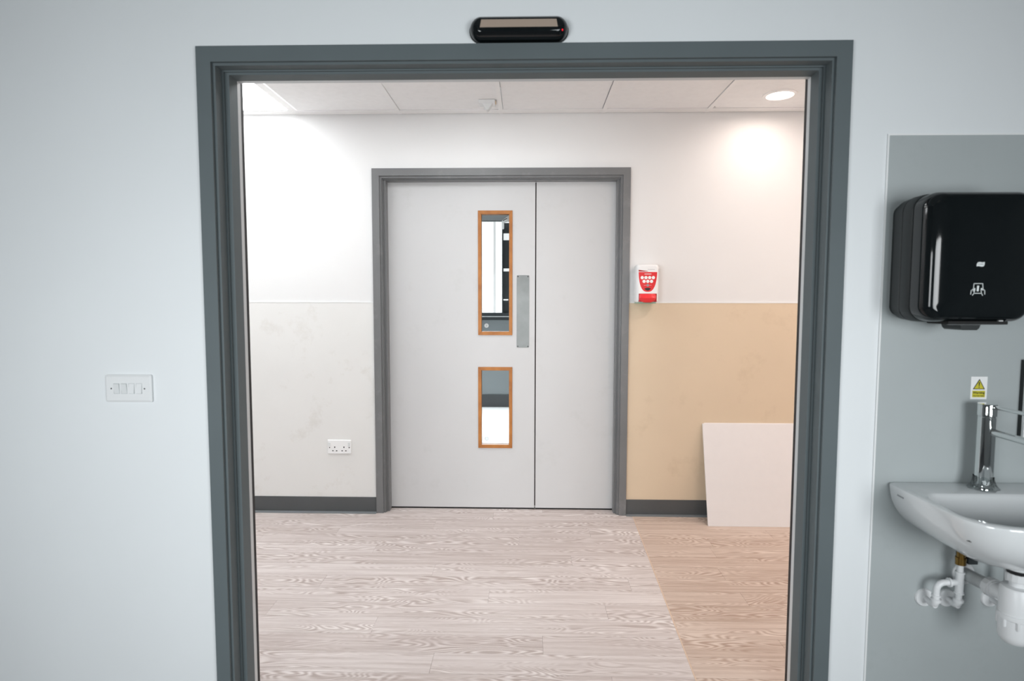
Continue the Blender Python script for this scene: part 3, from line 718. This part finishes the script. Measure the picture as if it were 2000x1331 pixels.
bm = prism_y([(pcx - 0.038, pcz - phh + 0.004), (pcx - 0.030, pcz - phh - 0.016), (pcx - 0.024, pcz - phh - 0.021), (pcx + 0.012, pcz - phh - 0.021), (pcx + 0.018, pcz - phh - 0.016), (pcx + 0.026, pcz - phh + 0.004)], -0.155, -0.08)
obj('paper_tongue', bm, 'black_matte', t)
obj('paper_tip', bx(pcx + 0.062, pcx + 0.073, -0.166, -0.160, pcz - phh - 0.003, pcz - phh + 0.006), 'plastic2', t)
yc = -0.1835
ic = 1.2095
# printed hands-and-towel mark, and the small leaf mark with its name above it
def strokes(lst, w, y):
    bm = bmesh.new()
    for (xa, za), (xb, zb) in lst:
        d = Vector((xb - xa, 0, zb - za)); L = d.length; n = Vector((-d.z, 0, d.x)) / L * w / 2
        e = d / L * w * 0.3
        q = [Vector((xa, 0, za)) - e + n, Vector((xb, 0, zb)) + e + n, Vector((xb, 0, zb)) + e - n, Vector((xa, 0, za)) - e - n]
        loft([[(p.x, y, p.z) for p in q], [(p.x, y + 0.0006, p.z) for p in q]], True, True, bm)
    return bm
iz = 1.345
mk = [((-0.0115, 0.017), (0.0115, 0.017)), ((-0.0115, 0.017), (-0.0125, 0.002)), ((0.0115, 0.017), (0.0125, 0.002)), ((-0.0125, -0.004), (-0.0095, 0.0)), ((-0.0105, -0.009), (0.0095, -0.009)), ((-0.0105, -0.009), (-0.0085, 0.0)), ((0.0095, -0.009), (0.0075, 0.0)), ((-0.0105, -0.009), (-0.0145, -0.0145)), ((0.0095, -0.009), (0.0125, -0.0145)),
      ((-0.0125, 0.002), (-0.0180, -0.001)), ((-0.0180, -0.001), (-0.0190, -0.0115)), ((0.0125, 0.002), (0.0175, -0.001)), ((0.0175, -0.001), (0.0180, -0.0115))]
obj('towel_symbol', strokes([((ic + a[0], iz + a[1]), (ic + b[0], iz + b[1])) for a, b in mk], 0.0016, yc - 0.0002), 'white_print', cover)
obj('towel_symbol', strokes([((ic - 0.001, iz - 0.002), (ic - 0.0005, iz + 0.010))], 0.0050, yc - 0.0002), 'white_print', cover)
obj('towel_symbol', strokes([((ic - 0.0135, iz + 0.001), (ic - 0.0090, iz + 0.003)), ((ic + 0.0085, iz + 0.003), (ic + 0.0130, iz + 0.001))], 0.0042, yc - 0.0002), 'white_print', cover)
lz, lxc = 1.4135, 1.2125
leafp = [(lxc - 0.0105, lz - 0.0055), (lxc - 0.0100, lz + 0.001), (lxc - 0.0070, lz + 0.0055), (lxc - 0.002, lz + 0.0062), (lxc + 0.004, lz + 0.0050), (lxc + 0.0105, lz + 0.0060), (lxc + 0.0100, lz - 0.002), (lxc + 0.0075, lz - 0.0060), (lxc + 0.002, lz - 0.0062), (lxc - 0.005, lz - 0.0048)]
lf = obj('leaf_mark', prism_y(leafp, yc - 0.0002, yc + 0.0006), 'white_print', cover)
text('leaf_mark_lettering', 'TORK', 0.0062, (lxc, yc - 0.0006, lz), 'grey_print', lf)
adopt(t)
# warning sticker
t = thing('warning_sticker', (1.361, -0.0032, 1.019), 'small white warning sticker with yellow triangle above the tap', 'sticker')
y = -0.0034
pl = obj('backing', bx(1.337, 1.3855, y - 0.0003, y, 1.0195, 1.088), 'plastic2', t)
wc = 1.3612
obj('triangle_border', prism_y([(wc - 0.0182, 1.0495), (wc + 0.0182, 1.0495), (wc + 0.0005, 1.0815)], y - 0.0006, y - 0.0003), 'black_print', t)
tri = obj('triangle', prism_y([(wc - 0.0142, 1.0518), (wc + 0.0142, 1.0518), (wc + 0.0005, 1.0768)], y - 0.0009, y - 0.0005), 'yellow', t)
obj('exclamation_mark', prism_y([(wc - 0.0020, 1.0715), (wc + 0.0020, 1.0715), (wc + 0.0010, 1.0595), (wc - 0.0010, 1.0595)], y - 0.0012, y - 0.0008), 'black_print', t)
obj('exclamation_mark', disc_y(wc, 1.0560, [(y - 0.0008, 0.0017), (y - 0.0012, 0.0017)], 12), 'black_print', t)
obj('text_panel', bx(wc - 0.0188, wc + 0.0188, y - 0.0006, y - 0.0003, 1.0255, 1.0455), 'yellow', t)
text('lettering', 'Warning', 0.0098, (wc, y - 0.0009, 1.0392), 'black_print', t, bold=0.0002)
text('lettering', 'Very hot water', 0.0056, (wc, y - 0.0009, 1.0300), 'black_print', t, bold=0.0001)
adopt(t)
# shallow white wall unit cut by the photo's edge
t = thing('wall_unit', (1.55, -0.003, 0.91), 'shallow white wall unit at the right edge beside the tap', 'dispenser')
obj('shaded_side_plate', bx(1.4815, 1.640, -0.017, -0.003, 0.905, 1.140, 0.001), 'black_matte', t)  # black plate stands in for the unit's shaded side
obj('front_cover', bx(1.4815, 1.645, -0.027, -0.017, 0.905, 1.140, 0.002, 2), 'plastic', t)
adopt(t)

# ------------------------------------------------------------------ wash basin, tap, pipes
BX, BH, BZ, BF = 1.3470, 0.2430, 0.7635, -0.385
t = thing('wash_basin', (BX, -0.003, 0.60), 'white ceramic wall hung wash basin on the grey panel', 'basin')
def dring(inset, front, z, back=-0.0035, rf=0.115, rb=0.012, n=9):
    hw = BH - inset; y0 = BF + front; cy = (y0 + back) / 2; hh = (back - y0) / 2
    return [(x, yv, z) for x, yv in rr(BX, cy, hw, hh, (rb, rb, max(0.02, rf - inset * 0.15), max(0.02, rf - inset * 0.15)), n)]
D = 0.163
rings = []
for k in (0.985, 0.955, 0.91, 0.85, 0.77, 0.67, 0.55, 0.42, 0.28, 0.14, 0.06):
    c_ = 1 - math.sqrt(1 - k * k)
    rings.append(dring(0.185 * c_ + 0.001, 0.17 * c_ + 0.001, BZ - 0.008 - (D - 0.008) * k))
rings += [dring(0.0, 0.0, BZ - 0.008), dring(0.0012, 0.0012, BZ - 0.003), dring(0.0045, 0.0045, BZ - 0.0006, back=-0.006), dring(0.009, 0.009, BZ, back=-0.009)]
def bring(inset, yb, yfr, z, rb, rf, n=9):
    cy = (yb + yfr) / 2
    return [(x, yv, z) for x, yv in rr(BX, cy, BH - inset, (yb - yfr) / 2, (rb, rb, rf, rf), n)]
rings += [bring(0.020, -0.108, BF + 0.018, BZ, 0.05, 0.105), bring(0.024, -0.112, BF + 0.022, BZ - 0.002, 0.05, 0.102), bring(0.028, -0.116, BF + 0.027, BZ - 0.010, 0.05, 0.10)]
for k in range(1, 7):
    a = math.pi / 2 * k / 6
    q = 1 - math.cos(a)
    rings.append(bring(0.030 + 0.15 * q, -0.118 - 0.06 * q, BF + 0.030 + 0.12 * q, BZ - 0.012 - 0.105 * math.sin(a), 0.05, 0.09))
basin = obj('bowl', loft(rings), 'ceramic', t, True)
wst = obj('waste_ring', lathe(BX, -0.215, [(0.03, BZ - 0.1185), (0.03, BZ - 0.114), (0.018, BZ - 0.113), (0.016, BZ - 0.118)], 24), 'chrome', t, True)
# tiny dark maker's marks on the side and front of the bowl (not legible in the photograph)
bm = bmesh.new()
for k in range(13):
    if k == 8: continue
    y0 = -0.050 - 0.0023 * k
    box(bm, BX - BH + 0.0012, BX - BH + 0.004, y0 - 0.0016, y0, 0.7355, 0.7355 + (0.0036 if k % 3 else 0.0052))
obj('side_mark', bm, 'grey_print', t)
from mathutils.bvhtree import BVHTree
tree = BVHTree.FromPolygons([v.co for v in basin.data.vertices], [p.vertices for p in basin.data.polygons])
eye = Vector((0.0, -1.8147, 1.3189))
dirn = (fwd + r2 * ((1893 - 1000) / F_PX) - u2 * ((1058 - 665.5) / F_PX)).normalized()
hit, nor, _, _ = tree.ray_cast(eye, dirn)
if hit is not None:                                   # small maker's badge lying on the curved front
    if nor.dot(dirn) > 0: nor = -nor
    side = nor.cross(Vector((0, 0, 1))).normalized() * -1
    upv = nor.cross(side).normalized()
    if upv.z < 0: upv = -upv
    shp = [(-0.0055, -0.0012), (0.0055, -0.0012), (0.0055, 0.0008), (0.0035, 0.0008), (0.002, 0.0034), (-0.0005, 0.0034), (-0.001, 0.0012), (-0.0055, 0.0012)]
    obj('front_mark', loft([[hit + nor * o_ + side * q[0] + upv * q[1] for q in shp] for o_ in (-0.0006, 0.0006)]), 'black_print', t)
adopt(t)
# tap
TY = -0.060
t = thing('basin_tap', (BX, TY, BZ), 'chrome pillar tap with long spout and thin lever on the basin', 'tap')
obj('body', lathe(BX, TY, [(0.0255, BZ + 0.0002), (0.0255, BZ + 0.004), (0.0235, BZ + 0.006), (0.0235, BZ + 0.214), (0.0225, BZ + 0.215), (0.0225, BZ + 0.217)], 36), 'chrome', t, True)
obj('cap', lathe(BX, TY, [(0.0225, BZ + 0.2172), (0.0250, BZ + 0.218), (0.0250, BZ + 0.250), (0.0240, BZ + 0.2525)], 36), 'chrome', t, True)
obj('spout', tube([(BX + 0.004, TY - 0.018, BZ + 0.172), (BX + 0.004, TY - 0.10, BZ + 0.172), (BX + 0.004, TY - 0.165, BZ + 0.172)] + arc((BX + 0.004, TY - 0.165, BZ + 0.172), (BX + 0.004, TY - 0.18, BZ + 0.172), (BX + 0.004, TY - 0.18, BZ + 0.155))[1:], 0.0105, 18), 'chrome', t, True)
obj('lever', tube([(BX + 0.004, TY - 0.010, BZ + 0.2450), (BX + 0.004, TY - 0.08, BZ + 0.2460), (BX + 0.004, TY - 0.17, BZ + 0.2470)], 0.0052, 14), 'chrome', t, True)
adopt(t)
# crumpled clear film left at the foot of the tap
bm = bmesh.new()
rnd = random.Random(3)
S = 22
rg = []
for z, r, j in ((BZ + 0.0006, 0.034, 0.010), (BZ + 0.006, 0.030, 0.006), (BZ + 0.014, 0.0275, 0.0025), (BZ + 0.026, 0.0262, 0.0012), (BZ + 0.034, 0.0256, 0.0008)):
    rg.append([(BX + (r + rnd.uniform(-j * 0.3, j)) * math.cos(2 * math.pi * k / S), TY + (r + rnd.uniform(-j * 0.3, j)) * math.sin(2 * math.pi * k / S), z + (rnd.uniform(0, 0.006) if z > BZ + 0.005 else 0) + (0.016 * max(0, math.sin(4 * math.pi * k / S)) if z > BZ + 0.04 else 0)) for k in range(S)])
loft(rg, False, False, bm)
tag(obj('plastic_film', bm, 'film'), 'crumpled clear plastic film around the foot of the tap', 'film')

# supply pipework: two wall roses, elbows, tee and brass union
t = thing('supply_pipes', (1.265, -0.003, 0.40), 'white water supply pipes with brass union under the basin', 'pipe')
def rose(x, z, parent, r=0.0285):
    return obj('wall_rose', disc_y(x, z, [(-0.003, r), (-0.006, r), (-0.010, r - 0.003), (-0.012, r * 0.5)], 30), 'pipe', parent, True)
P1, P2, EY, PZ = 1.230, 1.297, -0.056, 0.401
for x in (P1, P2):
    rose(x, PZ, t)
    obj('wall_stub', tube([(x, -0.004, PZ), (x, EY, PZ)], 0.0078), 'pipe', t, True)
    obj('elbow', tube(arc((x, EY + 0.022, PZ), (x, EY, PZ - 0.001), (x, EY, PZ + 0.024), 8), 0.0112), 'pipe', t, True)
    obj('collar', tube([(x, EY, PZ + 0.014), (x, EY, PZ + 0.022)], 0.0140), 'pipe', t, True)
obj('riser', tube([(P2, EY, PZ + 0.01), (P2, EY, 0.535)], 0.0085), 'pipe', t, True)
obj('bend_pipe', tube([(P1, EY, PZ + 0.02), (P1, EY, 0.446)] + arc((P1, EY, 0.446), (P1, EY, 0.474), (P1 + 0.028, EY, 0.474), 7)[1:] + [(P2 - 0.008, EY, 0.474)], 0.0092), 'pipe', t, True)
obj('collar', tube([(P1, EY, 0.430), (P1, EY, 0.436)], 0.0122), 'pipe', t, True)
obj('collar', tube([(P1 + 0.034, EY, 0.474), (P1 + 0.040, EY, 0.474)], 0.0135), 'pipe', t, True)
obj('tee', tube([(P2, EY, 0.440), (P2, EY, 0.505)], 0.0112), 'pipe', t, True)
for z in (0.440, 0.503): obj('collar', tube([(P2, EY, z), (P2, EY, z + 0.005)], 0.0132), 'pipe', t, True)
obj('brass_union', tube([(P2, EY, 0.530), (P2, EY, 0.545), (P2, EY, 0.5455), (P2, EY, 0.552), (P2, EY, 0.5525), (P2, EY, 0.600)], [0.0138, 0.0138, 0.0145, 0.0145, 0.0115, 0.0115], 16), 'brass', t, True)['label'] = 'aged brass union'
adopt(t)
# third rose with the second supply
t = thing('supply_pipe', (1.428, -0.003, 0.40), 'white wall rose and stub pipe behind the bottle trap', 'pipe')
rose(1.428, PZ, t, 0.027)
obj('wall_stub', tube([(1.428, -0.004, PZ), (1.428, -0.055, PZ), (1.428, -0.075, PZ)], [0.0075, 0.0075, 0.010]), 'pipe', t, True)
obj('riser', tube([(1.428, -0.066, PZ), (1.428, -0.066, 0.615)], 0.0085), 'pipe', t, True)
adopt(t)
# waste: pipe, nut, bottle trap
QY = -0.200
t = thing('bottle_trap', (BX, QY, 0.375), 'white bottle trap and waste pipe hanging below the basin', 'trap')
obj('wall_flange', disc_y(1.345, 0.478, [(-0.003, 0.034), (-0.006, 0.034), (-0.010, 0.030)], 30), 'pipe', t, True)
obj('waste_pipe', tube([(1.345, -0.004, 0.480), (BX, -0.110, 0.488)], 0.0195, 20), 'pipe_grey', t, True)
bm = tube([(BX, -0.104, 0.488), (BX, -0.124, 0.489), (BX, -0.1245, 0.489), (BX, -0.130, 0.489)], [0.0275, 0.0275, 0.024, 0.0235], 12)
obj('compression_nut', bm, 'pipe', t)
obj('outlet', tube([(BX, -0.128, 0.489), (BX, -0.165, 0.490)], [0.0215, 0.0205], 20), 'pipe', t, True)
obj('trap_body', lathe(BX, QY, [(0.018, 0.537), (0.036, 0.534), (0.0395, 0.528), (0.0395, 0.462), (0.0425, 0.460), (0.0425, 0.448), (0.040, 0.446)], 32), 'pipe', t, True)
obj('trap_cup', lathe(BX, QY, [(0.0385, 0.448), (0.0385, 0.400), (0.036, 0.388), (0.029, 0.379), (0.012, 0.3755)], 32), 'pipe', t, True)
for k in range(8):
    a = 2 * math.pi * (k + 0.35) / 8
    obj('grip_rib', lathe(BX + 0.039 * math.cos(a), QY + 0.039 * math.sin(a), [(0.0042, 0.448), (0.0042, 0.428), (0.003, 0.425)], 8), 'pipe', t, True)
obj('drip_nib', lathe(BX, QY, [(0.006, 0.377), (0.005, 0.370)], 10), 'pipe', t, True)
obj('neck', lathe(BX, QY, [(0.0195, 0.530), (0.0195, 0.560)], 24), 'pipe', t, True)
obj('neck_nut', lathe(BX, QY, [(0.0275, 0.551), (0.0285, 0.554), (0.0285, 0.570), (0.026, 0.573)], 14), 'pipe', t)
obj('rubber_washer', lathe(BX, QY, [(0.0255, 0.570), (0.0265, 0.578), (0.0330, 0.585), (0.0330, 0.588)], 28), 'seal', t, True)
obj('basin_outlet', lathe(BX, QY, [(0.034, 0.586), (0.036, 0.592), (0.036, 0.604)], 28), 'ceramic', t, True)
adopt(t)
# dark steel fixing bracket under the basin
t = thing('basin_bracket', (1.352, -0.003, 0.50), 'dark steel bracket fixed to the wall under the basin', 'bracket')
obj('wall_leg', bx(1.320, 1.334, -0.030, -0.003, 0.515, 0.63), 'dark_metal', t)
obj('support_block', bx(1.336, 1.364, -0.036, -0.003, 0.520, 0.63, 0.002), 'dark_metal', t)
adopt(t)
